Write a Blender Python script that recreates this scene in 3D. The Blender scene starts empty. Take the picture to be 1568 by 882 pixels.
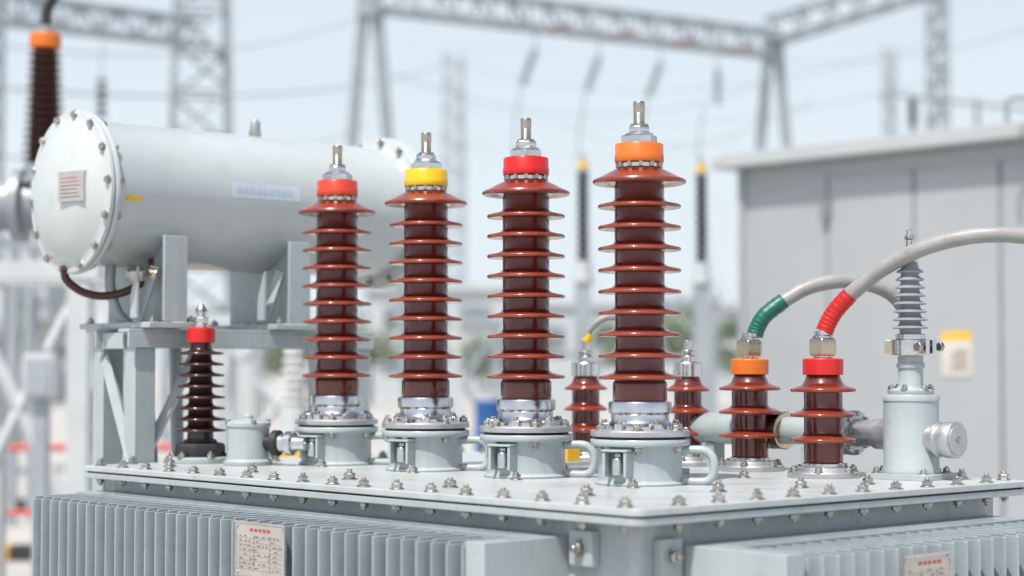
import bpy, math, random
from mathutils import Vector, Matrix
random.seed(7)
sc=bpy.context.scene
Z0=1.4; CX,CY=0.201,3.0; ROT=math.radians(42.0)
CA,SA=math.cos(ROT),math.sin(ROT)
def W(s,t,z=0.0): return Vector((CX-SA*s+CA*t, CY+CA*s+SA*t, Z0+z))
I=Matrix.Identity(4)
# ---------------------------------------------------------------- materials
def mat(name,col,rough=0.5,metal=0.0,var=0.08,nscale=6.0,bump=0.0,bscale=200.0,coat=0.0,dirt=None,dirtamt=0.0,rvar=0.08,spec=0.5,streak=0.0):
    m=bpy.data.materials.new(name); m.use_nodes=True
    nt=m.node_tree; N=nt.nodes; L=nt.links
    b=N['Principled BSDF']
    tc=N.new('ShaderNodeTexCoord')
    nz=N.new('ShaderNodeTexNoise'); nz.inputs['Scale'].default_value=nscale; nz.inputs['Detail'].default_value=6; nz.inputs['Roughness'].default_value=0.6
    L.new(tc.outputs['Object'],nz.inputs['Vector'])
    mr=N.new('ShaderNodeMapRange'); mr.inputs['From Min'].default_value=0.3; mr.inputs['From Max'].default_value=0.7
    mr.inputs['To Min'].default_value=1-var; mr.inputs['To Max'].default_value=1+var
    L.new(nz.outputs['Fac'],mr.inputs['Value'])
    vm=N.new('ShaderNodeVectorMath'); vm.operation='SCALE'; vm.inputs[0].default_value=col
    L.new(mr.outputs['Result'],vm.inputs['Scale'])
    out=vm.outputs['Vector']
    def over(fac,colr,out):
        mx=N.new('ShaderNodeMix'); mx.data_type='RGBA'; mx.inputs['B'].default_value=(*colr,1)
        L.new(fac,mx.inputs['Factor']); L.new(out,mx.inputs['A']); return mx.outputs['Result']
    if dirt:
        n2=N.new('ShaderNodeTexNoise'); n2.inputs['Scale'].default_value=nscale*2.7; n2.inputs['Detail'].default_value=10; n2.inputs['Roughness'].default_value=0.75
        L.new(tc.outputs['Object'],n2.inputs['Vector'])
        m2=N.new('ShaderNodeMapRange'); m2.inputs['From Min'].default_value=0.52; m2.inputs['From Max'].default_value=0.75
        m2.inputs['To Max'].default_value=dirtamt
        L.new(n2.outputs['Fac'],m2.inputs['Value'])
        out=over(m2.outputs['Result'],dirt,out)
        if streak:
            mp=N.new('ShaderNodeMapping'); mp.inputs['Scale'].default_value=(45,45,2.0); L.new(tc.outputs['Object'],mp.inputs['Vector'])
            n4=N.new('ShaderNodeTexNoise'); n4.inputs['Scale'].default_value=1.0; n4.inputs['Detail'].default_value=5; L.new(mp.outputs['Vector'],n4.inputs['Vector'])
            m4=N.new('ShaderNodeMapRange'); m4.inputs['From Min'].default_value=0.5; m4.inputs['From Max'].default_value=0.8; m4.inputs['To Max'].default_value=streak
            L.new(n4.outputs['Fac'],m4.inputs['Value']); out=over(m4.outputs['Result'],dirt,out)
    L.new(out,b.inputs['Base Color'])
    b.inputs['Metallic'].default_value=metal
    b.inputs['Specular IOR Level'].default_value=spec
    rr=N.new('ShaderNodeMapRange'); rr.inputs['From Min'].default_value=0.3; rr.inputs['From Max'].default_value=0.7
    rr.inputs['To Min'].default_value=max(0.02,rough-rvar); rr.inputs['To Max'].default_value=rough+rvar
    L.new(nz.outputs['Fac'],rr.inputs['Value']); L.new(rr.outputs['Result'],b.inputs['Roughness'])
    if coat: b.inputs['Coat Weight'].default_value=coat; b.inputs['Coat Roughness'].default_value=0.08
    if bump:
        n3=N.new('ShaderNodeTexNoise'); n3.inputs['Scale'].default_value=bscale; n3.inputs['Detail'].default_value=4
        L.new(tc.outputs['Object'],n3.inputs['Vector'])
        bp=N.new('ShaderNodeBump'); bp.inputs['Strength'].default_value=bump; bp.inputs['Distance'].default_value=0.002
        L.new(n3.outputs['Fac'],bp.inputs['Height']); L.new(bp.outputs['Normal'],b.inputs['Normal'])
    return m
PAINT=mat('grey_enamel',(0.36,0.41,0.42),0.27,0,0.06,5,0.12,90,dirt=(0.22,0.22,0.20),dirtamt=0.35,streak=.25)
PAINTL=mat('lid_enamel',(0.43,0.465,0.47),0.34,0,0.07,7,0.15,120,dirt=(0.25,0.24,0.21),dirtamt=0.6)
CONS=mat('conservator_enamel',(0.48,0.525,0.525),0.20,0,0.05,4,0.06,60,dirt=(0.33,0.33,0.30),dirtamt=0.3)
FINM=mat('fin_enamel',(0.27,0.32,0.34),0.26,0,0.08,8,0.1,60,dirt=(0.19,0.19,0.18),dirtamt=0.4,streak=.4)
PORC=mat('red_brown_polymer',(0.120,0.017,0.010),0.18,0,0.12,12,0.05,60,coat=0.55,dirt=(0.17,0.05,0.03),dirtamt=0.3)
PORC_LIT=mat('red_brown_polymer_lit',(0.225,0.038,0.020),0.24,0,0.14,14,0.05,60,coat=0.35,dirt=(0.27,0.09,0.055),dirtamt=0.4)  # sunlit shed tips put into the colour, over a core copy darkened for shade
PORCD=mat('dark_brown_porcelain',(0.04,0.014,0.012),0.2,0,0.12,12,coat=0.3)
BLK=mat('black_rubber',(0.02,0.02,0.022),0.5)
STEEL=mat('bright_steel',(0.62,0.62,0.62),0.2,1.0,0.14,30,0.1,300)
ZINC=mat('zinc_bolt',(0.46,0.445,0.41),0.33,1.0,0.25,40,0.15,200,dirt=(0.20,0.14,0.09),dirtamt=0.7)
BRASS=mat('nickel_brass',(0.56,0.48,0.36),0.28,1.0,0.12,30)
STUD=mat('tinned_stud',(0.44,0.40,0.34),0.3,1.0,0.15,40)
ALU=mat('cast_aluminium',(0.62,0.63,0.65),0.2,1.0,0.12,25,0.15,250)
ALUR=mat('matt_aluminium',(0.50,0.51,0.52),0.42,0.8,0.12,25,0.15,250)
RED=mat('red_cap_plastic',(0.56,0.012,0.012),0.33,0,0.08,20,dirt=(.35,.05,.04),dirtamt=.3)
REDO=mat('vermilion_cap_plastic',(0.58,0.050,0.018),0.36,0,0.08,20,dirt=(.35,.06,.04),dirtamt=.3)
ORG=mat('orange_cap_plastic',(0.65,0.15,0.012),0.36,0,0.08,20,dirt=(.4,.12,.04),dirtamt=.3)
YEL=mat('yellow_cap_plastic',(0.74,0.45,0.006),0.36,0,0.06,20,dirt=(.45,.3,.04),dirtamt=.3)
GREEN=mat('green_tape',(0.005,0.11,0.075),0.4,0,0.12,30,0.4,150)
REDT=mat('red_tape',(0.46,0.010,0.010),0.4,0,0.12,30,0.4,150)
CABLE=mat('grey_cable_sheath',(0.29,0.285,0.28),0.42,0,0.12,25,0.3,200,dirt=(0.16,0.15,0.14),dirtamt=0.6)
ARR=mat('grey_silicone',(0.25,0.275,0.295),0.35,0,0.08,20)
GALV=mat('galvanised_steel',(0.31,0.345,0.37),0.5,0.2,0.12,3)
GALVL=mat('pale_painted_steel',(0.48,0.51,0.52),0.5,0,0.08,3)
HAZE=mat('distant_hazed_steel',(0.42,0.47,0.51),0.8,0,0.05,1)  # aerial haze on the far towers put into the colour
DKG=mat('dark_grey_porcelain',(0.04,0.042,0.046),0.35,0,0.1,8)
WPOR=mat('white_porcelain',(0.62,0.63,0.61),0.3)
PLATE=mat('etched_nameplate',(0.52,0.485,0.455),0.35,0.6,0.12,20,0.1,200)
INK=mat('plate_ink',(0.14,0.09,0.08),0.6)
REDINK=mat('plate_red_ink',(0.36,0.07,0.06),0.6)
STK=mat('pale_blue_sticker',(0.45,0.52,0.57),0.4)
STKT=mat('blue_sticker_text',(0.37,0.44,0.55),0.5)
HOSE=mat('brown_hose',(0.06,0.018,0.014),0.35)
RAILR=mat('red_rail_paint',(0.55,0.04,0.03),0.45)
KYEL=mat('yellow_kerb_paint',(0.75,0.42,0.02),0.6,0,0.1,4)
KBLK=mat('black_kerb_paint',(0.03,0.03,0.03),0.7)
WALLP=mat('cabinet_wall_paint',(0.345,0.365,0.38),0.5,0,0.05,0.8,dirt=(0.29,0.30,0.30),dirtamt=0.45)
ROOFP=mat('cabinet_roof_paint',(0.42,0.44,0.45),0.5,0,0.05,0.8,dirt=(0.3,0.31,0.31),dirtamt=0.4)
WALLS=mat('cabinet_seam',(0.20,0.215,0.23),0.6)
PAPER=mat('notice_paper',(0.55,0.52,0.48),0.7)
CONC=mat('pale_concrete',(0.42,0.41,0.39),0.85,0,0.12,0.6,0.3,8,dirt=(0.28,0.27,0.25),dirtamt=0.6)
BLUE=mat('blue_drum_paint',(0.02,0.10,0.30),0.4)
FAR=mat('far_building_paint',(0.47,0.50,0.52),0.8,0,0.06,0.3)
FARW=mat('far_window_glass',(0.22,0.26,0.30),0.3)
LEAF=mat('hazy_foliage',(0.13,0.17,0.09),0.8,0,0.45,0.6)
BARK=mat('bark',(0.14,0.12,0.10),0.9)
# ---------------------------------------------------------------- builder
class MB:
    def __init__(s): s.v=[];s.f=[];s.m=[];s.mats=[]
    def mi(s,m):
        if m not in s.mats: s.mats.append(m)
        return s.mats.index(m)
    def add(s,vs,fs,m,M=I,fm=None):
        o=len(s.v); k=s.mi(m)
        s.v+= [tuple(M@Vector(v)) for v in vs]
        s.f+= [tuple(i+o for i in f) for f in fs]
        s.m+= [k]*len(fs) if fm is None else [s.mi(x) for x in fm]
    def box(s,x0,x1,y0,y1,z0,z1,m,M=I):
        vs=[(x0,y0,z0),(x1,y0,z0),(x1,y1,z0),(x0,y1,z0),(x0,y0,z1),(x1,y0,z1),(x1,y1,z1),(x0,y1,z1)]
        s.add(vs,[(0,3,2,1),(4,5,6,7),(0,1,5,4),(1,2,6,5),(2,3,7,6),(3,0,4,7)],m,M)
    def lathe(s,pr,m,M=I,n=48,rimr=None,rimm=None):
        vs=[];fs=[];fm=[]
        for q in pr:
            r,z=q[0],q[1]
            for i in range(n):
                a=2*math.pi*i/n; vs.append((r*math.cos(a),r*math.sin(a),z))
        for j in range(len(pr)-1):
            mm=rimm if (rimr and min(pr[j][0],pr[j+1][0])>=rimr) else m
            for i in range(n):
                a=j*n+i;b=j*n+(i+1)%n
                fs.append((a,b,b+n,a+n)); fm.append(mm)
        fs.append(tuple(reversed(range(n)))); fs.append(tuple(range((len(pr)-1)*n,len(pr)*n))); fm+=[m,m]
        s.add(vs,fs,m,M,fm)
    def disc(s,r,z0,z1,m,M=I,n=48,ch=0.0015):
        ch=min(ch,(z1-z0)*0.3,r*0.3)
        s.lathe([(r-ch,z0),(r,z0+ch),(r,z1-ch),(r-ch,z1)],m,M,n)
    def hexa(s,r,z0,z1,m,M=I,a0=0.0):
        ch=(z1-z0)*0.15
        s.lathe([(r*0.92,z0),(r,z0+ch),(r,z1-ch),(r*0.92,z1)],m,M@Matrix.Rotation(a0,4,'Z'),6)
    def cyl(s,p0,p1,r,m,n=16,r2=None):
        p0=Vector(p0);p1=Vector(p1);d=p1-p0
        M=Matrix.Translation(p0)@d.to_track_quat('Z','Y').to_matrix().to_4x4()
        s.lathe([(r,0),(r if r2 is None else r2,d.length)],m,M,n)
    def bar(s,p0,p1,w,m): s.cyl(p0,p1,w*0.707,m,4)
    def bolt(s,x,y,z,r,m,M=I,down=False,stud=True):
        T=M@Matrix.Translation((x,y,z))
        if down: T=T@Matrix.Rotation(math.pi,4,'X')
        s.disc(r*1.35,0,r*0.22,m,T,20)
        s.hexa(r,r*0.22,r*1.15,m,T,random.random()*1.0)
        if stud: s.disc(r*0.5,r*1.1,r*(1.5+random.random()*.35),m,T,12)
    def tube(s,pts,r,m,n=20,sub=8,M=I,mod=None):
        P=[Vector(p) for p in pts]; Q=[]
        E=[P[0]*2-P[1]]+P+[P[-1]*2-P[-2]]
        for i in range(1,len(E)-2):
            for k in range(sub):
                t=k/sub;a,b,c,d=E[i-1],E[i],E[i+1],E[i+2]
                Q.append(0.5*((2*b)+(c-a)*t+(2*a-5*b+4*c-d)*t*t+(3*b-a-3*c+d)*t**3))
        Q.append(P[-1])
        up=Vector((0.3,0.9,0.2)); vs=[]
        for i,q in enumerate(Q):
            tg=(Q[min(i+1,len(Q)-1)]-Q[max(i-1,0)]).normalized()
            e1=(up-tg*up.dot(tg)).normalized(); e2=tg.cross(e1); up=e1
            rr=r*(mod(i) if mod else 1)
            for k in range(n):
                a=2*math.pi*k/n; vs.append(q+(e1*math.cos(a)+e2*math.sin(a))*rr)
        fs=[]
        for j in range(len(Q)-1):
            for k in range(n):
                a=j*n+k;b=j*n+(k+1)%n; fs.append((a,b,b+n,a+n))
        fs.append(tuple(reversed(range(n)))); fs.append(tuple(range((len(Q)-1)*n,len(Q)*n)))
        s.add(vs,fs,m,M); return Q
    def prism(s,poly,z0,z1,m,M=I):
        n=len(poly)
        vs=[(x,y,z0) for x,y in poly]+[(x,y,z1) for x,y in poly]
        fs=[tuple(reversed(range(n))),tuple(range(n,2*n))]+[(i,(i+1)%n,(i+1)%n+n,i+n) for i in range(n)]
        s.add(vs,fs,m,M)
    def build(s,name,loc=(0,0,0),rz=0.0,bevel=0.0,parent=None,sharp=38):
        me=bpy.data.meshes.new(name); me.from_pydata(s.v,[],s.f)
        for m in s.mats: me.materials.append(m)
        me.polygons.foreach_set('material_index',s.m)
        me.polygons.foreach_set('use_smooth',[True]*len(s.f))
        me.update(); me.set_sharp_from_angle(angle=math.radians(sharp))
        ob=bpy.data.objects.new(name,me); sc.collection.objects.link(ob)
        ob.location=loc; ob.rotation_euler=(0,0,rz)
        if parent: ob.parent=parent
        if bevel:
            b=ob.modifiers.new('Bevel','BEVEL'); b.width=bevel; b.segments=2; b.limit_method='ANGLE'; b.angle_limit=math.radians(50)
        return ob
T=Matrix.Translation
def RX(a): return Matrix.Rotation(a,4,'X')
def RY(a): return Matrix.Rotation(a,4,'Y')
def RZ(a): return Matrix.Rotation(a,4,'Z')
def shedprof(pr,z,rc,rs,th=1.0):
    pr+=[(rc,z-.006*th),(rc+.005*th,z-.001*th),(rs-.009*th,z-.0045*th),(rs-.0015*th,z-.0045*th),(rs,z-.0022*th),(rs-.0003,z+.0010*th),(rs-.003*th,z+.0026*th),(rc+.010*th,z+.0065*th),(rc+.003*th,z+.010*th),(rc,z+.014*th)]
# ---------------------------------------------------------------- transformer tank
tr=bpy.data.objects.new('power_transformer',None); sc.collection.objects.link(tr)
tr.location=(CX,CY,Z0); tr.rotation_euler=(0,0,ROT)
LX,LY=1.14,1.80
def rrect(x0,x1,y0,y1,r,k=6):
    o=[]
    for cx,cy,a in ((x1-r,y0+r,-90),(x1-r,y1-r,0),(x0+r,y1-r,90),(x0+r,y0+r,180)):
        for i in range(k+1):
            b=math.radians(a+90*i/k); o.append((cx+r*math.cos(b),cy+r*math.sin(b)))
    return o
b=MB()
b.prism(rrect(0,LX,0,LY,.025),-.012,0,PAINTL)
b.prism(rrect(.006,LX-.006,.006,LY-.006,.022),-.0155,-.0118,BLK)
b.prism(rrect(.002,LX-.002,.002,LY-.002,.025),-.028,-.0155,PAINT)
b.build('lid',parent=tr,bevel=.0015)
b=MB()
b.prism(rrect(.05,LX-.05,.05,LY-.05,.018),-1.26,-.028,PAINT)
for y in (.25,LY-.35):
    b.box(.1,LX-.1,y,y+.1,-1.4,-1.262,GALV)
b.build('tank',parent=tr,bevel=.003)
b=MB()
n=18
for i in range(n):
    y=.05+(LY-.1)*i/(n-1)
    for x in (.024,LX-.024):
        b.bolt(x+random.uniform(-.001,.001),y,0,.0105,ZINC); b.bolt(x,y,-.028,.0095,ZINC,down=True)
n=12
for i in range(1,n-1):
    x=.024+(LX-.048)*i/(n-1)
    for y in (.024,LY-.024):
        b.bolt(x,y+random.uniform(-.001,.001),0,.0105,ZINC); b.bolt(x,y,-.028,.0095,ZINC,down=True)
b.build('lid_bolts',parent=tr)
def finbank(b,y0,y1,x_in,x_out,ztop,zbot,sp):
    n=int((y1-y0)/sp)
    sp=(y1-y0-.016)/n; w=.0065
    for i in range(n+1):
        y=y0+.008+i*sp+random.uniform(-.0008,.0008)
        P=[(x_in,-w*1.5),(x_in-.012,-w),(x_out+.02,-w*.9),(x_out+.006,-w*.55),(x_out,-w*.2),(x_out,w*.2),(x_out+.006,w*.55),(x_out+.02,w*.9),(x_in-.012,w),(x_in,w*1.5)]
        P=[(px,py+y) for px,py in P]
        b.prism(P[::-1],zbot,ztop-.006,FINM)
        P2=[(x_in,y-w*.6),(x_out+.006,y-w*.4),(x_out+.006,y+w*.4),(x_in,y+w*.6)]
        b.prism(P2[::-1],ztop-.0062,ztop,FINM)
b=MB()
finbank(b,.262,1.77,.052,-.14,-.062,-1.12,.040)
b.box(-.145,.052,.208,.254,-1.13,-.058,PAINT)
b.box(-.03,.052,.254,1.765,-.0665,-.0575,FINM)
b.build('radiator_fins',parent=tr,bevel=.0018)
M2=Matrix(((0,1,0,0),(1,0,0,0),(0,0,1,0),(0,0,0,1)))
b=MB()
b2=MB(); finbank(b2,.20,1.06,.052,-.18,-.072,-1.12,.040)
b2.box(-.186,.052,.146,.192,-1.13,-.068,PAINT)
b2.box(-.05,.052,.192,1.055,-.0765,-.0675,FINM)
b.v=[tuple(M2@Vector(v)) for v in b2.v]; b.f=[tuple(reversed(f)) for f in b2.f]; b.m=b2.m; b.mats=b2.mats
b.build('side_radiator_fins',parent=tr,bevel=.0018)
b=MB()
b.box(.030,.0495,.135,.19,-.105,-.045,PAINT)
b.bolt(0,0,0,.011,ZINC,T((.030,.163,-.074))@RY(-math.pi/2))
b.box(.088,.140,.030,.0495,-.40,-.055,PAINT)
b.bolt(0,0,0,.012,ZINC,T((.114,.030,-.085))@RX(math.pi/2))
b.build('mounting_brackets',parent=tr,bevel=.002)
def nameplate(name,M,w,h,loc,par=None):
    b=MB()
    b.box(-w/2,w/2,-.0015,.0015,-h/2,h/2,PLATE,M)
    fr=.003
    for a in ((-w/2,w/2,h/2-fr,h/2),(-w/2,w/2,-h/2,-h/2+fr),(-w/2,-w/2+fr,-h/2+fr,h/2-fr),(w/2-fr,w/2,-h/2+fr,h/2-fr)):
        b.box(a[0],a[1],-.003,-.0017,a[2],a[3],STEEL,M)
    z=h/2-.012
    x=-w*.2
    for k in range(5):
        b.box(x,x+.010,-.0019,-.0016,z-.006,z,REDINK,M); x+=.014
    z-=.013; rows=0
    while z>-h/2+.012:
        x=-w/2+.014
        b.box(-w/2+.010,w/2-.010,-.0018,-.0016,z-.0062,z-.0057,INK,M)
        while x<w/2-.02:
            l=random.uniform(.004,.014)
            if random.random()<.72: b.box(x,min(x+l,w/2-.01),-.0019,-.0016,z-.0035,z-.0015,INK,M)
            x+=l+random.uniform(.003,.014)
        z-=.0085
    for x in (-w*.12,w*.2): b.box(x,x+.0005,-.0020,-.0016,-h/2+.012,h/2-.026,INK,M)
    for x in (-1,1):
        for zz in (-1,1):
            b.disc(.003,0,.003,STEEL,M@T((x*(w/2-.008),-.0015,zz*(h/2-.008)))@RX(math.pi/2),12)
    return b.build(name,loc,ROT)
nameplate('nameplate',RZ(-math.pi/2),.165,.105,W(.85,-.145,-.118))
nameplate('nameplate',I,.135,.10,W(-.192,.512,-.140))
# ---------------------------------------------------------------- big bushings
def big_bushing(s,t,cap,rot):
    b=MB()
    b.lathe([(.088,0),(.089,.004),(.083,.009),(.082,.014),(.082,.070),(.084,.074),(.096,.076),(.0975,.078),(.0975,.087),(.096,.089)],PAINT,n=64)
    b.disc(.089,.089,.094,BLK,n=64)
    b.lathe([(.0965,.094),(.0975,.0955),(.0975,.104),(.0955,.106),(.070,.108)],ALUR,n=64)
    b.lathe([(.066,.106),(.066,.114),(.060,.120),(.057,.124),(.0565,.136),(.059,.138),(.062,.141),(.062,.158),(.0605,.161),(.056,.163)],ALU,n=64)
    for i in range(6):
        a=rot+i*math.pi/3+.3; M=RZ(a)
        b.bolt(.084,0,.106,.0095,ZINC,M); b.bolt(.086,0,.076,.0085,ZINC,M,down=True)
        M=RZ(a+.52)
        b.prism([(.060,-.011),(.078,-.008),(.078,.008),(.060,.011)],.107,.119,ALU,M)
        b.bolt(.0705,0,.119,.0065,ZINC,M,stud=False)
    rc=.049; pr=[(.050,.160),(.0535,.166),(.0535,.196),(.052,.200)]
    z=.209
    for i in range(9):
        shedprof(pr,z+i*.0421,rc,.082,1.0)
    zt=.597
    pr+=[(rc,zt-.010),(.060,zt-.006),(.080,zt-.009),(.086,zt-.009),(.0915,zt-.007),(.0925,zt-.003),(.091,zt),(.075,zt+.007),(.062,zt+.014),(.049,zt+.020),(.044,zt+.024)]
    b.lathe(pr,PORC,n=80,rimr=.0585,rimm=PORC_LIT)
    b.disc(.042,.612,.630,ALU)
    for i in range(12):
        a=i*math.pi/6; b.box(.0415,.0465,-.004,.004,.621,.632,ZINC,RZ(a))
    b.lathe([(.043,.6305),(.047,.6305),(.0485,.633),(.0485,.646),(.0475,.648),(.0475,.666),(.046,.668),(.035,.669)],cap,n=64)
    b.hexa(.036,.668,.685,ALU,a0=rot)
    b.disc(.028,.685,.689,STEEL)
    b.hexa(.0225,.689,.7035,STEEL,a0=rot+.4)
    b.disc(.018,.7035,.7075,STUD)
    pr=[(.0105,.70)]
    for i in range(14): pr+=[(.0115,.708+i*.0016),(.0102,.7088+i*.0016)]
    pr+=[(.0115,.732),(.0115,.750),(.0103,.7525)]
    b.lathe(pr,STUD,n=24)
    M=RZ(math.radians(-122))
    b.box(.076,.106,-.026,-.020,.018,.066,PAINT,M); b.box(.076,.106,.020,.026,.018,.066,PAINT,M)
    b.box(.076,.108,-.028,.028,.0665,.071,PAINT,M)
    b.lathe([(.012,0),(.013,.002),(.013,.030),(.010,.034)],STEEL,M@T((.090,0,.022)),24)
    b.hexa(.010,.034,.042,ZINC,M@T((.090,0,.022)))
    b.bolt(.118,0,0,.010,ZINC,RZ(math.radians(-100)))
    M=RZ(math.radians(-14))
    b.tube([M@Vector(p) for p in ((.078,0,.066),(.105,0,.068),(.128,0,.066),(.143,0,.052),(.145,0,.030),(.138,0,.012),(.122,0,.006),(.085,0,.007))],.0085,PAINT,16,6)
    b.build('high_voltage_bushing',W(s,t),0,bevel=.0008)
for s,cap,r in ((.453,ORG,.1),(.784,RED,.45),(1.115,YEL,.8),(1.446,REDO,.2)):
    big_bushing(s,.475,cap,r)
# ---------------------------------------------------------------- small bushings
def small_bushing(s,t,cap,k=1.0,rs=.068,cabled=True):
    b=MB()
    b.lathe([(.074,0),(.075,.002),(.075,.010),(.073,.012),(.060,.013),(.058,.020),(.052,.022)],ALUR)
    b.disc(.044,.021,.030,ALU)
    for i in range(6):
        b.bolt(.065,0,.012,.008,ZINC,RZ(i*math.pi/3+.2))
    pr=[(.038,.029),(.0405,.032),(.0405,.06)]
    for z in (.078,.130,.182): shedprof(pr,z,.040,rs,1.1)
    pr+=[(.034,.212)]
    b.lathe(pr,PORC,rimr=.050,rimm=PORC_LIT)
    b.lathe([(.039,.212),(.042,.2125),(.042,.244),(.040,.2465),(.03,.247)],cap)
    if cabled:
        b.disc(.020,.247,.254,STEEL)
        b.hexa(.031,.252,.288,BRASS,a0=.3); b.disc(.022,.288,.294,STEEL); b.disc(.018,.294,.304,ALU)
    else:
        b.disc(.024,.247,.262,ALU); b.hexa(.022,.262,.276,STEEL,a0=.3); b.disc(.011,.276,.30,STEEL)
    ob=b.build('low_voltage_bushing',W(s,t),0,bevel=.0008); ob.scale=(k,k,k if k==1 else 0.97)
small_bushing(.358,.925,RED); small_bushing(.623,1.0,ORG)
small_bushing(.85,1.045,ALU,.8,.062,False); small_bushing(1.19,1.045,ALU,.85,.062,False)
def cable(pts,r,tape,ntape):
    b=MB()
    b.tube(pts[:ntape+1],r*1.10,tape,24,12,mod=lambda i:1+.035*((i%4)<2)-.03*((i%7)==0))
    b.tube(pts[ntape:],r,CABLE,24,14,mod=lambda i:1+.012*((i%5)<2))
    return b.build('power_cable',(0,0,0),0,sharp=60)
cable([Vector(p)+Vector((0,0,Z0)) for p in ((.652,3.885,.302),(.662,3.883,.325),(.678,3.880,.350),(.7035,3.872,.379),(.765,3.84,.431),(.847,3.79,.474),(.949,3.75,.495),(1.06,3.74,.487),(1.18,3.74,.44),(1.32,3.76,.28),(1.40,3.8,-.1),(1.42,3.85,-.9),(1.45,3.9,-1.39))],.0165,REDT,3)
cable([Vector(p)+Vector((0,0,Z0)) for p in ((.540,4.14,.298),(.547,4.14,.318),(.564,4.14,.344),(.604,4.145,.375),(.662,4.15,.406),(.735,4.16,.4205),(.808,4.17,.412),(.865,4.19,.384),(.897,4.21,.33),(.908,4.23,.22),(.908,4.25,.0),(.92,4.27,-.6),(.95,4.3,-1.39))],.0165,GREEN,3)
b=MB(); p=W(1.19,1.045,.29)
b.tube([p,p+Vector((.01,0,.03)),p+Vector((.05,0,.06)),p+Vector((.1,.02,.05)),p+Vector((.16,.05,-.02))],.009,CABLE)
b.tube([p,p+Vector((.004,0,.008)),p+Vector((.010,0,.018))],.0105,YEL); b.build('earth_lead')
# ---------------------------------------------------------------- surge arrester
b=MB()
b.prism(rrect(-.075,.075,-.075,.075,.02),0,.012,PAINT,RZ(.9))
for i in range(4): b.bolt(.062*1.2,0,.012,.008,ZINC,RZ(.9+math.pi/4+i*math.pi/2))
b.lathe([(.060,.012),(.060,.02),(.0565,.025),(.0565,.158),(.0585,.160),(.0585,.170),(.057,.172),(.045,.173)],PAINT,n=64)
b.lathe([(.046,.172),(.047,.174),(.047,.181),(.045,.183),(.028,.186),(.0255,.19),(.0255,.225),(.029,.228),(.029,.236),(.026,.238),(.026,.252)],PAINT)
for i in range(6): b.bolt(.040,0,.182,.007,ZINC,RZ(i*math.pi/3))
b.disc(.041,.253,.285,STEEL); b.disc(.031,.285,.297,ALU)
M=RZ(math.radians(-60)); b.box(.036,.062,-.014,-.004,.256,.284,STEEL,M); b.box(.036,.062,.004,.014,.256,.284,STEEL,M)
b.cyl(M@Vector((.053,-.026,.27)),M@Vector((.053,.028,.27)),.0065,BLK)
b.hexa(.010,0,.009,ZINC,M@T((.053,.028,.27))@RX(-math.pi/2)); b.hexa(.010,0,.009,ZINC,M@T((.053,-.02,.27))@RX(math.pi/2))
M=RZ(math.radians(170)); b.box(.036,.052,-.016,.016,.256,.284,BRASS,M)
pr=[(.022,.296),(.022,.302)]
for i in range(8): shedprof(pr,.310+i*.0165,.0225-.0006*i,.037-.0013*i,.55)
pr+=[(.015,.446)]
b.lathe(pr,ARR)
b.disc(.012,.445,.462,ALU); b.hexa(.013,.462,.474,ZINC); b.disc(.008,.474,.492,STEEL); b.hexa(.0105,.492,.50,ZINC); b.disc(.0065,.50,.512,STEEL)
M=T((0,0,.082))@RZ(math.radians(-48))@RY(math.pi/2)
b.lathe([(.030,.03),(.030,.065),(.036,.068),(.036,.074),(.033,.076),(.033,.084),(.036,.086),(.037,.089),(.037,.110),(.0355,.112)],ALUR,M)
b.lathe([(.030,.111),(.030,.1135),(.029,.1145)],ALUR,M)
b.hexa(.007,.114,.118,ZINC,M)
b.build('surge_arrester',W(.206,1.02),0,bevel=.0008)
# ---------------------------------------------------------------- oil pipe
b=MB()
def xl(pr,m,s0,t,z,n=40):
    b.lathe(pr,m,T((t,s0,z))@RX(math.pi/2),n)
xl([(.034,0),(.036,.003),(.036,.14),(.044,.142),(.044,.156),(.036,.158),(.030,.165),(.030,.22)],PAINT,.84,1.06,.088)
xl([(.040,0),(.042,.002),(.042,.018),(.038,.02),(.038,.03),(.042,.032),(.042,.05),(.04,.052)],BRASS,.62,1.06,.088)
xl([(.030,0),(.030,.12),(.038,.122),(.038,.135),(.030,.137),(.030,.2)],PAINT,.57,1.06,.088)
xl([(.045,0),(.048,.002),(.048,.016),(.035,.018),(.035,.026),(.048,.028),(.048,.042),(.045,.045)],ALUR,.42,1.06,.088)
xl([(.028,0),(.028,.05),(.033,.052),(.033,.10),(.03,.103)],ALUR,.375,1.06,.088)
for i in range(8):
    a=i*math.pi/4; b.cyl((1.06+.041*math.cos(a),.428,.088+.041*math.sin(a)),(1.06+.041*math.cos(a),.368,.088+.041*math.sin(a)),.0045,ZINC,8)
for s in (.78,.5):
    b.box(1.04,1.08,s-.012,s+.012,0,.055,PAINT)
b.build('oil_pipe',(CX,CY,Z0),ROT,bevel=.0008)
# ---------------------------------------------------------------- dark bushing
b=MB()
b.lathe([(.075,0),(.076,.002),(.076,.012),(.074,.014),(.062,.015)],PAINT)
b.lathe([(.058,.015),(.060,.018),(.060,.040),(.056,.046),(.040,.050),(.038,.056)],BLK,n=8)
for i in range(6): b.bolt(.067,0,.013,.009,ZINC,RZ(i*math.pi/3))
pr=[(.030,.05),(.032,.055)]
for i in range(8): shedprof(pr,.078+i*.0262,.031-.0008*i,.061-.001*i,.8)
pr+=[(.024,.286)]
b.lathe(pr,PORCD)
b.lathe([(.031,.286),(.033,.2865),(.033,.320),(.031,.322),(.02,.3225)],RED)
b.disc(.018,.322,.332,ALU); b.hexa(.018,.332,.348,STEEL); b.disc(.010,.348,.362,ALU); b.lathe([(.014,.36),(.014,.366),(.009,.374),(.004,.38)],ZINC,n=16)
b.build('neutral_bushing',W(1.72,.275),0,bevel=.0008)
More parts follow.
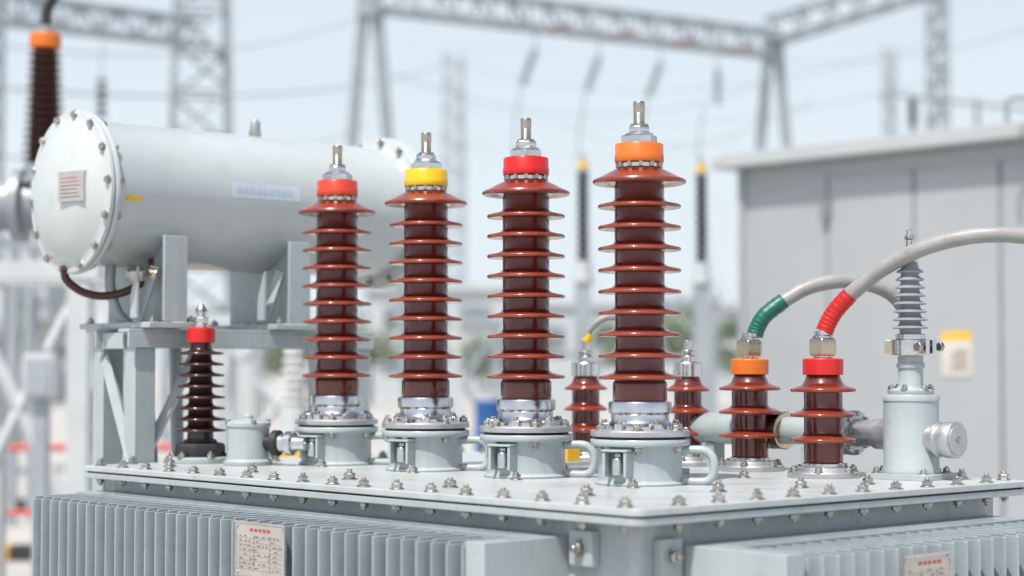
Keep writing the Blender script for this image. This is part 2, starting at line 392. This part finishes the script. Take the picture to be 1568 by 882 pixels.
b=MB()
b.lathe([(.056,0),(.057,.002),(.057,.010),(.053,.012),(.050,.015),(.050,.088),(.053,.090),(.053,.098),(.050,.101),(.02,.106),(.012,.107),(.012,.114),(.006,.12)],PAINT)
M=T((0,0,.052))@RZ(math.radians(-20))@RY(math.pi/2)
b.lathe([(.018,.04),(.018,.065),(.030,.067),(.030,.082),(.022,.084)],BLK,M); b.lathe([(.022,.084),(.022,.10),(.028,.102),(.028,.118),(.018,.12),(.016,.15)],ALU,M)
b.hexa(.017,.118,.135,BRASS,M)
for i in range(4): b.bolt(.048,0,.100,.006,ZINC,RZ(i*math.pi/2+.4),stud=False)
b.build('oil_sampling_valve',W(1.555,.30),0,bevel=.0008)
b=MB()
for (s,t,r) in ((1.62,.13,.012),(1.30,.14,.011),(.95,.14,.012),(.62,.13,.012),(.29,.17,.012),(.20,.42,.012),(.17,.62,.011),(.15,.80,.011),(1.28,.70,.011),(.95,.74,.011),(.62,.75,.012),(1.66,.45,.011),(1.62,.75,.011),(.45,.78,.01)):
    b.bolt(t,s,0,r,ZINC)
b.box(.80,.90,1.0,1.12,0,.010,PAINT); b.box(.83,.87,1.03,1.09,.010,.045,KYEL)
b.box(.72,.80,.62,.72,0,.012,PAINT)
for s,t in ((.64,.735),(.64,.785),(.70,.735),(.70,.785)): b.bolt(t,s,.012,.006,ZINC)
b.build('lid_fittings',parent=tr,bevel=.001)
# ---------------------------------------------------------------- conservator
cons=bpy.data.objects.new('conservator_tank',None); sc.collection.objects.link(cons)
cons.location=(CX,CY,Z0); cons.rotation_euler=(0,0,ROT)
SC,ZC,T0=1.962,.652,.056
b=MB()
M=T((T0,SC,ZC))@RY(math.pi/2)
b.lathe([(.004,-.050),(.06,-.047),(.11,-.038),(.15,-.022),(.172,-.008),(.180,-.004),(.196,-.003),(.198,-.001),(.198,.007),(.196,.009),(.190,.0095),(.190,.012),(.197,.0125),(.199,.014),(.199,.022),(.197,.024),(.182,.025),(.180,.030),(.178,.034),(.178,.93),(.182,.932),(.206,.934),(.208,.936),(.208,.946),(.206,.948),(.200,.949),(.200,.952),(.206,.953),(.208,.955),(.208,.964),(.19,.968),(.178,.975),(.175,1.02),(.14,1.05),(.06,1.07),(.01,1.075)],CONS,M,96)
for i in range(14):
    a=2*math.pi*(i+.3)/14
    MM=M@RZ(a)@T((.188,0,-.003))
    b.bolt(0,0,0,.0085,ZINC,MM,down=True,stud=False); b.bolt(0,0,.027,.0085,ZINC,MM)
    MM=M@RZ(a)@T((.194,0,.932)); b.bolt(0,0,0,.0085,ZINC,MM,down=True); b.bolt(0,0,.032,.0085,ZINC,MM)
b.cyl((.59,SC,ZC+.175),(.59,SC,ZC+.195),.016,ZINC); b.lathe([(.013,0),(.014,.02),(.007,.03)],GALV,T((.59,SC,ZC+.195)),16)
b.build('shell',parent=cons)
b=MB()
def patch(x0,x1,a0,a1,r,m):
    k=10; vs=[];fs=[]
    for i in range(k+1):
        a=a0+(a1-a0)*i/k
        for x in (x0,x1): vs.append((x,SC-r*math.cos(a),ZC+r*math.sin(a)))
    for i in range(k): fs.append((2*i,2*i+1,2*i+3,2*i+2))
    b.add(vs,fs,m)
patch(.40,.61,-.02,.20,.1786,STK)
for i in range(9): 
    x=.42+i*.019
    patch(x,x+.012,.05,.13,.1791,STKT)
patch(.105,.15,-.16,-.09,.1786,KYEL)
b.build('labels',parent=cons)
b=MB()
Mn=T((T0-.043,SC-.085,ZC+.005))@RZ(math.radians(-90+12))
b.box(-.045,.045,-.004,.004,-.036,.036,PLATE,Mn)
for i in range(6): b.box(-.035,.035-.006*(i%3),-.0046,-.0042,-.026+i*.009,-.0242+i*.009,REDINK if i>3 else INK,Mn)
b.build('end_nameplate',parent=cons,bevel=.0008)
b=MB()
for t0 in (.235,.60):
    A=[(1.79,.340),(2.09,.340),(2.09,.50)]
    arc=[(SC+.1785*math.cos(math.radians(a)),ZC+.1785*math.sin(math.radians(a))) for a in range(-45,-149,-8)]
    poly=A+arc+[(1.79,.50)]
    Mx=Matrix(((0,0,1,t0),(1,0,0,0),(0,1,0,0),(0,0,0,1)))
    b.prism(poly,0,.008,PAINT,Mx)
    b.box(t0-.03,t0+.035,1.774,1.783,.338,.545,PAINT)
    b.prism([(1.80,.345),(1.83,.345),(1.83,.40),(1.80,.47)],-.09,-.082,PAINT,Mx)
    b.box(t0-.075,t0+.07,1.765,2.10,.322,.336,PAINT)
    for dx in (-.055,.052):
        for ss in (1.785,2.08): b.bolt(t0+dx,ss,.336,.010,ZINC)
    b.bar((t0-.07,1.83,.335),(t0-.02,1.83,.47),.022,PAINT)
b.build('saddles',parent=cons,bevel=.0015)
b=MB()
S1,S2=1.80,1.955
for ss in (S1,S2):
    b.box(.125,.86,ss,ss+.05,.312,.320,PAINT); b.box(.125,.86,ss+.0,ss+.007,.275,.3118,PAINT)
for t0 in (.14,.79):
    b.box(t0,t0+.008,S1+.052,S2-.002,.272,.311,PAINT)
    for ss in (S1+.01,S2+.005):
        b.box(t0+.009,t0+.016,ss,ss+.05,-.6,.311,PAINT); b.box(t0+.0162,t0+.065,ss+.0005,ss+.008,-.6,.274,PAINT)
    b.bar((t0+.02,S1+.03,-.02),(t0+.02,S2+.02,.26),.024,PAINT)
b.bar((.20,1.84,.02),(.34,1.84,.27),.022,PAINT)
b.box(.05,.9,1.752,1.815,-.62,-.56,PAINT)
b.build('support_frame',parent=cons,bevel=.0012)
b=MB()
Zo=Vector((0,0,Z0))
b.tube([Vector(p)+Zo for p in ((-1.085,4.5,.47),(-1.083,4.52,.44),(-1.05,4.54,.412),(-1.0,4.55,.402),(-.94,4.55,.415),(-.89,4.55,.45),(-.88,4.56,.50))],.010,HOSE)
b.tube([Vector(p)+Zo for p in ((-.985,4.56,.48),(-.985,4.56,.42),(-.965,4.56,.36),(-.93,4.56,.32),(-.90,4.56,.25),(-.885,4.56,.1),(-.87,4.55,-.1))],.013,GALV)
b.tube([Vector(p)+Zo for p in ((-.93,4.75,.42),(-.90,4.74,.36),(-.86,4.73,.30),(-.85,4.72,.15),(-.84,4.7,-.1))],.016,GALV)
b.cyl(Vector((-.93,4.50,.46))+Zo,Vector((-.86,4.50,.45))+Zo,.018,BRASS); b.hexa(.028,0,.025,ZINC,T(Vector((-.90,4.47,.44))+Zo)@RX(.3))
b.tube([Vector(p)+Zo for p in ((-.70,4.95,.42),(-.66,4.92,.36),(-.68,4.9,.31))],.012,BLK)
ob=b.build('pipework'); ob.parent=cons
bpy.context.view_layer.update(); ob.matrix_parent_inverse=cons.matrix_world.inverted()

# ================================================================= SETTING
def BG(px,py,Y): return Vector(((px-784)/2850*Y,Y,1.6316+(560-py)/2850*Y))
b=MB(); b.add([(-400,-60,0),(400,-60,0),(400,700,0),(-400,700,0)],[(0,1,2,3)],CONC); b.build('ground')
b=MB()
b.prism([tuple(W(a,c).xy) for a,c in ((-.5,-.45),(-.5,1.6),(2.5,1.6),(2.5,-.45))],-.02,.004,CONC); 
b.build('transformer_plinth')
for Y,x0,x1 in ((15.6,-9,14),(21.0,-12,18)):
    b=MB(); x=x0;i=0
    while x<x1:
        b.box(x,x+.597,Y,Y+.18,0,.13,KYEL if i%2 else KBLK); x+=.6;i+=1
    b.build('striped_kerb',bevel=.01)
bd=bpy.data.objects.new('substation_control_building',None); sc.collection.objects.link(bd)
bd.location=(1.72,14.0,0); bd.rotation_euler=(0,0,ROT)
b=MB(); Lb=9.0
b.box(0,3.2,-Lb,0,.12,3.11,WALLP); b.box(.02,3.18,-Lb+.02,-.02,0,.119,CONC); b.build('walls',parent=bd,bevel=.01)
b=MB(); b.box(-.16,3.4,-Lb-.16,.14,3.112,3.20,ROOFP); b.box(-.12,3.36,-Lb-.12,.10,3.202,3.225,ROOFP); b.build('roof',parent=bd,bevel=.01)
b=MB()
ys=[-.834,-1.587,-2.276,-3.0,-3.72,-4.45]
for y in ys: b.box(-.012,-.002,y-.005,y+.005,.2,3.0,WALLS)
for y0,y1 in zip(ys[:-1],ys[1:]):
    b.box(-.010,-.001,y1+.014,y0-.014,.25,2.98,WALLP)
b.box(-.05,-.011,-.875,-.80,2.68,2.82,WALLS)
b.box(-.045,-.011,-3.08,-3.03,1.3,1.5,WALLS)
b.box(-.03,-.002,-.05,-.002,.15,3.1,WALLP)
b.build('door_panels',parent=bd,bevel=.003)
b=MB(); yc=-1.93
b.box(-.018,-.0115,yc-.12,yc+.12,1.56,1.80,PAPER); b.box(-.018,-.0115,yc-.12,yc+.12,1.801,1.86,KYEL)
for i in range(6): b.box(-.0195,-.0185,yc-.09,yc+.06-.02*(i%3),1.60+i*.026,1.61+i*.026,INK)
b.build('notice',parent=bd)
b=MB(); pp=[BG(1546,185,11.9),BG(1546,155,11.9),BG(1556,148,11.9),BG(1600,150,11.9),BG(1640,160,11.9)]
b.tube(pp,.018,GALV); b.build('roof_pipe')
def lattice(b,p0,p1,w,nseg,bw,m,up=None,w2=None):
    p0=Vector(p0);p1=Vector(p1);d=(p1-p0).normalized()
    a=Vector((0,0,1)) if abs(d.z)<.7 else Vector((1,.25,0)).normalized()
    e1=(a-d*a.dot(d)).normalized(); e2=d.cross(e1)
    w2=w if w2 is None else w2
    def c(k,i):
        f=i/nseg; ww=w*(1-f)+w2*f
        sx,sy=((-1,-1),(1,-1),(1,1),(-1,1))[k]
        return p0.lerp(p1,f)+e1*sx*ww/2+e2*sy*ww/2
    for k in range(4):
        b.bar(c(k,0),c(k,nseg),bw,m)
        for i in range(nseg):
            k2=(k+1)%4
            b.bar(c(k,i),c(k2,i),bw*.6,m)
            if i%2: b.bar(c(k,i),c(k2,i+1),bw*.6,m)
            else: b.bar(c(k2,i),c(k,i+1),bw*.6,m)
def istring(b,p,L,r,m,tilt=0):
    M=T(p)@RY(tilt)@RX(math.pi); n=int(L/.14); pr=[]
    for i in range(n):
        z=i*L/n; pr+=[(r*.25,z),(r*.4,z+.02),(r,z+.07),(r,z+.085),(r*.25,z+.1)]
    b.lathe(pr,m,M,14)
b=MB()
TL=Vector((-3.15,41,9.95)); TR=Vector((6.85,48.5,10.15))
lattice(b,TL+Vector((0,0,-.1)),TR+Vector((0,0,-.1)),.62,24,.07,GALV)
for Tp in (TL,TR):
    for sx in (-1,1):
        b.cyl(Tp+Vector((sx*.15,0,-.4)),Vector((Tp.x+sx*.95,Tp.y,0)),.13,GALV,12)
        b.bar(Tp+Vector((sx*.5,0,-4.5)),Tp+Vector((-sx*.65,0,-6.5)),.07,GALV)
    b.cyl(Tp+Vector((0,0,-.6)),Tp+Vector((0,0,.1)),.3,GALV,12)
for px in (797,893,990,1085):
    f=(px-571)/(1182-571); q=TL.lerp(TR,f)+Vector((0,0,-.42))
    b.cyl(q,q+Vector((0,0,-.5)),.02,GALV,6); istring(b,q+Vector((0,0,-.5)),.95,.13,GALV,.35 if px<1000 else 0)
    b.tube([q+Vector((-.35,0,-1.4)),q+Vector((-.5,0,-3)),q+Vector((-.2,-2,-6)),q+Vector((.2,-6,-7.4))],.02,GALV,6)
    istring(b,q+Vector((.9,-.2,.12)),.75,.08,PORC_LIT,1.25)
    istring(b,q+Vector((-.3,-.2,.14)),.75,.08,PORC_LIT,1.45)
lattice(b,TR+Vector((0,0,.25)),Vector((11.2,43.5,11.1)),.6,14,.07,GALV)
b.build('substation_gantry')
b=MB(); P=BG(305,560,40); lattice(b,(P.x,40,0),(P.x,40,15),1.45,16,.10,GALV,w2=.85)
b.build('lattice_tower')
b=MB(); P=BG(1440,560,55); lattice(b,(P.x,55,0),(P.x,55,17),.45,34,.07,GALV); b.build('lattice_tower')
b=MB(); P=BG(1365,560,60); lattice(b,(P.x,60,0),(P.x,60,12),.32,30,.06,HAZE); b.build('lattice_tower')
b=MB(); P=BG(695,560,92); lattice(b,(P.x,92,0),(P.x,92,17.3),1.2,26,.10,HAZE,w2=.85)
b.build('transmission_tower')
b=MB()
lattice(b,BG(-60,2,33),BG(300,48,38),.5,12,.06,GALV)
lattice(b,BG(-40,-60,28),BG(-40,560,28)-Vector((0,0,1.6)),.7,16,.07,GALV)
b.build('busbar_gantry')
b=MB(); q=BG(152,20,32); b.cyl(q,BG(152,118,32),.015,GALV,6); istring(b,BG(152,118,32),.75,.11,DKG); b.build('suspension_insulator')
b=MB()
b.bar(BG(1350,140,60),BG(1600,168,60),.10,GALV); b.bar(BG(1400,150,58),BG(1400,560,58)-Vector((0,0,1.6)),.16,GALV); b.bar(BG(1500,150,58),BG(1500,560,58)-Vector((0,0,1.6)),.1,GALV)
b.cyl(BG(1401,150,58),BG(1401,190,58),.13,DKG,10)
b.build('busbar_support')
b=MB()
def wire(p,q,sag,r=.014):
    pts=[p.lerp(q,i/8)-Vector((0,0,sag*4*(i/8)*(1-i/8))) for i in range(9)]; b.tube(pts,r,GALV,6,3)
wire(BG(-50,130,38),BG(700,90,90),.8,.03); wire(BG(-50,60,30),BG(560,20,41),.5)
wire(BG(600,110,46),BG(1184,120,50),1.0); wire(BG(700,90,90),BG(1440,60,55),1.5); wire(BG(700,160,90),BG(1440,120,55),1.2)
wire(BG(-20,235,25),BG(560,190,41),.5); wire(BG(860,190,50),BG(1250,150,44),.8); wire(BG(1184,90,48),BG(1640,20,40),.4)
wire(BG(640,200,60),BG(1130,215,55),.6)
b.build('overhead_lines',)
b=MB(); X,Y=-2.02,8.0
M=T((X,Y,0))
b.lathe([(.055,3.00),(.068,3.005),(.068,3.055),(.06,3.065),(.03,3.07)],ORG,M); b.disc(.03,3.07,3.10,GALV,M)
pr=[(.06,2.50)]
for i in range(15): shedprof(pr,2.52+i*.0325,.066-.0012*i,.098-.0018*i,1.1)
pr+=[(.045,3.0)]
b.lathe(pr,PORCD,M)
b.disc(.085,2.44,2.50,GALV,M); b.disc(.12,2.41,2.44,GALV,M)
b.cyl((X-.9,Y,2.32),(X+.02,Y,2.32),.11,GALV,32); b.cyl((X-.12,Y,2.32),(X-.08,Y,2.32),.16,GALV,32); b.cyl((X-.02,Y,2.32),(X+.03,Y,2.32),.14,GALV,32); b.cyl((X-.28,Y,2.32),(X-.24,Y,2.32),.16,GALV,32)
b.box(X-.45,X-.25,Y-.1,Y+.1,0,2.2,GALV)
b.tube([Vector((X,Y,3.1)),Vector((X+.01,Y,3.17)),Vector((X+.06,Y,3.26)),Vector((X+.2,Y+.2,3.5)),Vector((X+.5,Y+.6,4.2))],.022,BLK)
b.build('switchgear_bushing')
def post(px,Y,ytop,ybot,wpx,m,cap,name='post_insulator',nsh=11,stand=GALV):
    b=MB(); p=BG(px,ytop,Y); q=BG(px,ybot,Y); r=wpx/2850*Y/2; M=T((p.x,Y,0))
    pr=[(r*.6,q.z)]; d=(p.z-q.z)/nsh
    for i in range(nsh): z=q.z+d*(i+.3); pr+=[(r*.6,z-.01),(r,z),(r,z+d*.15),(r*.6,z+d*.4)]
    b.lathe(pr,m,M,24); b.disc(r*.8,p.z,p.z+.05,cap,M); b.disc(r*.25,p.z+.05,p.z+.11,GALV,M)
    b.disc(r*1.1,q.z-.12,q.z,GALVL,M); b.disc(r*1.5,q.z-.16,q.z-.12,GALVL,M)
    b.box(-r*1.1,r*1.1,-r*1.1,r*1.1,0,q.z-.16,stand,M); b.build(name)
post(893,14,257,400,22,DKG,YEL); post(1075,14,262,402,22,DKG,YEL)
post(450,9,545,622,38,WPOR,GALVL,nsh=6,stand=KYEL)
post(380,17,430,520,20,WPOR,GALVL,nsh=8,stand=GALVL); post(700,24,470,540,16,WPOR,GALVL,nsh=8,stand=GALVL); post(1000,22,440,500,14,WPOR,GALVL,nsh=8)
def frame(x0,x1,Y,ytop,w=.1,name='steel_support_frame',m=GALVL):
    b=MB(); a=BG(x0,ytop,Y); c=BG(x1,ytop,Y)
    for X in (a.x,c.x):
        for dy in (0,.8): b.box(X-w/2,X+w/2,Y+dy-w/2,Y+dy+w/2,0,a.z,m)
        b.bar((X,Y,.4),(X,Y+.8,a.z-.1),w*.5,m)
    b.box(a.x-w,c.x+w,Y-w*.6,Y+w*.6,a.z+.002,a.z+.12,m); b.box(a.x-w,c.x+w,Y+.8-w*.6,Y+.8+w*.6,a.z+.002,a.z+.12,m)
    b.bar((a.x,Y,a.z*.25),(c.x,Y,a.z-.05),w*.5,m); b.bar((c.x,Y,a.z*.25),(a.x,Y,a.z-.05),w*.5,m)
    b.build(name,bevel=.005)
frame(-60,122,12,430,.14); frame(20,200,19,380,.1,m=GALV); frame(330,520,18,500,.12); frame(660,760,28,500,.12,m=GALV); frame(985,1090,26,470,.12,m=GALV)
b=MB(); p=BG(65,560,11); 
b.box(p.x-.09,p.x+.09,10.9,11.1,1.44,1.70,GALVL); b.box(p.x-.07,p.x+.07,10.885,10.899,1.46,1.68,GALV); b.box(p.x-.04,p.x+.04,10.95,11.05,0,1.438,GALV); b.disc(.02,1.70,1.74,GALV,T((p.x,11,0)))
b.build('control_box',bevel=.01)
for px,Y,h,w in ((365,22,1.9,.5),(1010,24,1.7,.6),(865,30,1.8,.9)):
    p=BG(px,560,Y); b=MB()
    b.box(p.x-w/2,p.x+w/2,Y,Y+.5,.1,h,GALVL); b.box(p.x-w/2-.03,p.x+w/2+.03,Y-.03,Y+.53,h+.002,h+.05,GALV); b.box(p.x-w/2+.03,p.x-.01,Y-.012,Y-.002,.15,h-.05,GALVL); b.box(p.x+.01,p.x+w/2-.03,Y-.012,Y-.002,.15,h-.05,GALVL); b.box(p.x-w/2,p.x+w/2,Y+.02,Y+.48,0,.098,CONC)
    b.build('outdoor_cabinet',bevel=.01)
p=BG(748,560,20); b=MB(); b.lathe([(.14,0),(.15,.02),(.145,.03),(.145,.4),(.152,.42),(.145,.44),(.145,.8),(.152,.82),(.145,.84),(.145,1.2),(.15,1.22),(.15,1.25),(.13,1.26)],BLUE,T((p.x,20,0))); b.build('blue_gas_cylinder')
b=MB(); Yr=14.4
xa=-6.5; xb=BG(292,685,Yr).x
b.cyl((xa,Yr,1.0),(xb,Yr,1.0),.026,RAILR); b.cyl((xa,Yr,.5),(xb,Yr,.5),.02,RAILR)
x=BG(70,0,Yr).x
for k in range(-2,2):
    X=x+k*1.35
    if X<xb+.1: b.cyl((X,Yr,0),(X,Yr,1.0),.03,RAILR)
b.build('red_railing')
def farb(px0,px1,Y,h,name='industrial_building'):
    a=BG(px0,0,Y).x;c=BG(px1,0,Y).x; b=MB()
    b.box(a,c,Y,Y+10,0,h,FAR); b.box(a-.2,c+.2,Y-.2,Y+10.2,h+.01,h+.35,GALVL)
    n=max(2,int((c-a)/2.5))
    for i in range(n):
        x=a+(i+.25)*(c-a)/n
        for z in ([h*.55] if h<5 else [h*.25,h*.65]): b.box(x,x+(c-a)/n*.5,Y-.05,Y-.01,z,z+1.1,FARW)
    b.build(name)
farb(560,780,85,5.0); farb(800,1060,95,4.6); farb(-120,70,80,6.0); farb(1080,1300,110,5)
vs=[];fs=[]
tb=MB()
for i in range(44):
    X=random.uniform(-42,42); Y=random.uniform(62,78); H=random.uniform(2.8,4.4)
    tb.cyl((X,Y,0),(X+.1,Y,H*.6),.14,BARK,6,.06)
    cl=[(X+random.gauss(0,.9),Y+random.gauss(0,.9),H*random.uniform(.45,1.0),random.uniform(.4,.85)) for _ in range(9)]
    for cx,cy,cz,cr in cl:
        for k in range(60):
            d=Vector((random.gauss(0,1),random.gauss(0,1),random.gauss(0,1))).normalized()*cr*random.uniform(.5,1.1)
            c=Vector((cx,cy,cz))+d; e=Vector((random.gauss(0,1),random.gauss(0,1),random.gauss(0,1))).normalized(); f=e.orthogonal().normalized(); s=random.uniform(.08,.17)
            o=len(vs); vs+=[c-e*s,c+f*s*.6,c+e*s,c-f*s*.6]; fs.append((o,o+1,o+2,o+3))
tb.add(vs,fs,LEAF); tb.build('distant_trees')
# ---------------------------------------------------------------- light, world, camera
EL=math.radians(62)
sd=Vector((-.36,-.66,0)).normalized()*math.cos(EL)+Vector((0,0,math.sin(EL)))
sl=bpy.data.lights.new('sun','SUN'); sl.energy=4.9; sl.angle=math.radians(.55); sl.color=(1,.955,.89)
so=bpy.data.objects.new('sun',sl); sc.collection.objects.link(so); so.rotation_euler=sd.to_track_quat('Z','Y').to_euler(); so.location=(0,0,20)
w=bpy.data.worlds.new('World'); sc.world=w; w.use_nodes=True; nt=w.node_tree
sky=nt.nodes.new('ShaderNodeTexSky'); sky.sky_type='NISHITA'; sky.sun_disc=False
sky.sun_elevation=EL; sky.sun_rotation=math.atan2(sd.x,sd.y)%(2*math.pi)
sky.air_density=1.0; sky.dust_density=3.5; sky.ozone_density=1.5
bg=nt.nodes['Background']; bg.inputs['Strength'].default_value=.15
geo=nt.nodes.new('ShaderNodeTexCoord'); sp=nt.nodes.new('ShaderNodeSeparateXYZ'); nt.links.new(geo.outputs['Generated'],sp.inputs[0])
mrw=nt.nodes.new('ShaderNodeMapRange'); mrw.inputs['From Min'].default_value=0.05; mrw.inputs['From Max'].default_value=0.6; mrw.inputs['To Min'].default_value=.88; mrw.inputs['To Max'].default_value=.05
nt.links.new(sp.outputs['Z'],mrw.inputs['Value'])
nz=nt.nodes.new('ShaderNodeTexNoise'); nz.inputs['Scale'].default_value=2.2; nz.inputs['Detail'].default_value=5
mpw=nt.nodes.new('ShaderNodeMapping'); mpw.inputs['Scale'].default_value=(1,1,3.5); nt.links.new(geo.outputs['Generated'],mpw.inputs['Vector']); nt.links.new(mpw.outputs['Vector'],nz.inputs['Vector'])
ma=nt.nodes.new('ShaderNodeMath'); ma.operation='MULTIPLY_ADD'; ma.inputs[1].default_value=.35; ma.inputs[2].default_value=-.17; nt.links.new(nz.outputs['Fac'],ma.inputs[0])
ad=nt.nodes.new('ShaderNodeMath'); ad.operation='ADD'; ad.use_clamp=True; nt.links.new(mrw.outputs['Result'],ad.inputs[0]); nt.links.new(ma.outputs[0],ad.inputs[1])
mx=nt.nodes.new('ShaderNodeMix'); mx.data_type='RGBA'; mx.inputs['B'].default_value=(5.95,6.6,7.05,1)
nt.links.new(ad.outputs[0],mx.inputs['Factor'])
nt.links.new(sky.outputs['Color'],mx.inputs['A']); nt.links.new(mx.outputs['Result'],bg.inputs['Color'])
cd=bpy.data.cameras.new('camera'); co=bpy.data.objects.new('camera',cd); sc.collection.objects.link(co); sc.camera=co
co.location=(0,0,1.6316); co.rotation_euler=(math.radians(90+2.39),0,0)
cd.sensor_width=36; cd.lens=65.4; cd.clip_end=2000; cd.clip_start=.05
cd.dof.use_dof=True; cd.dof.focus_distance=3.8; cd.dof.aperture_fstop=2.2
sc.view_settings.view_transform='Standard'; sc.view_settings.look='None'; sc.view_settings.exposure=0
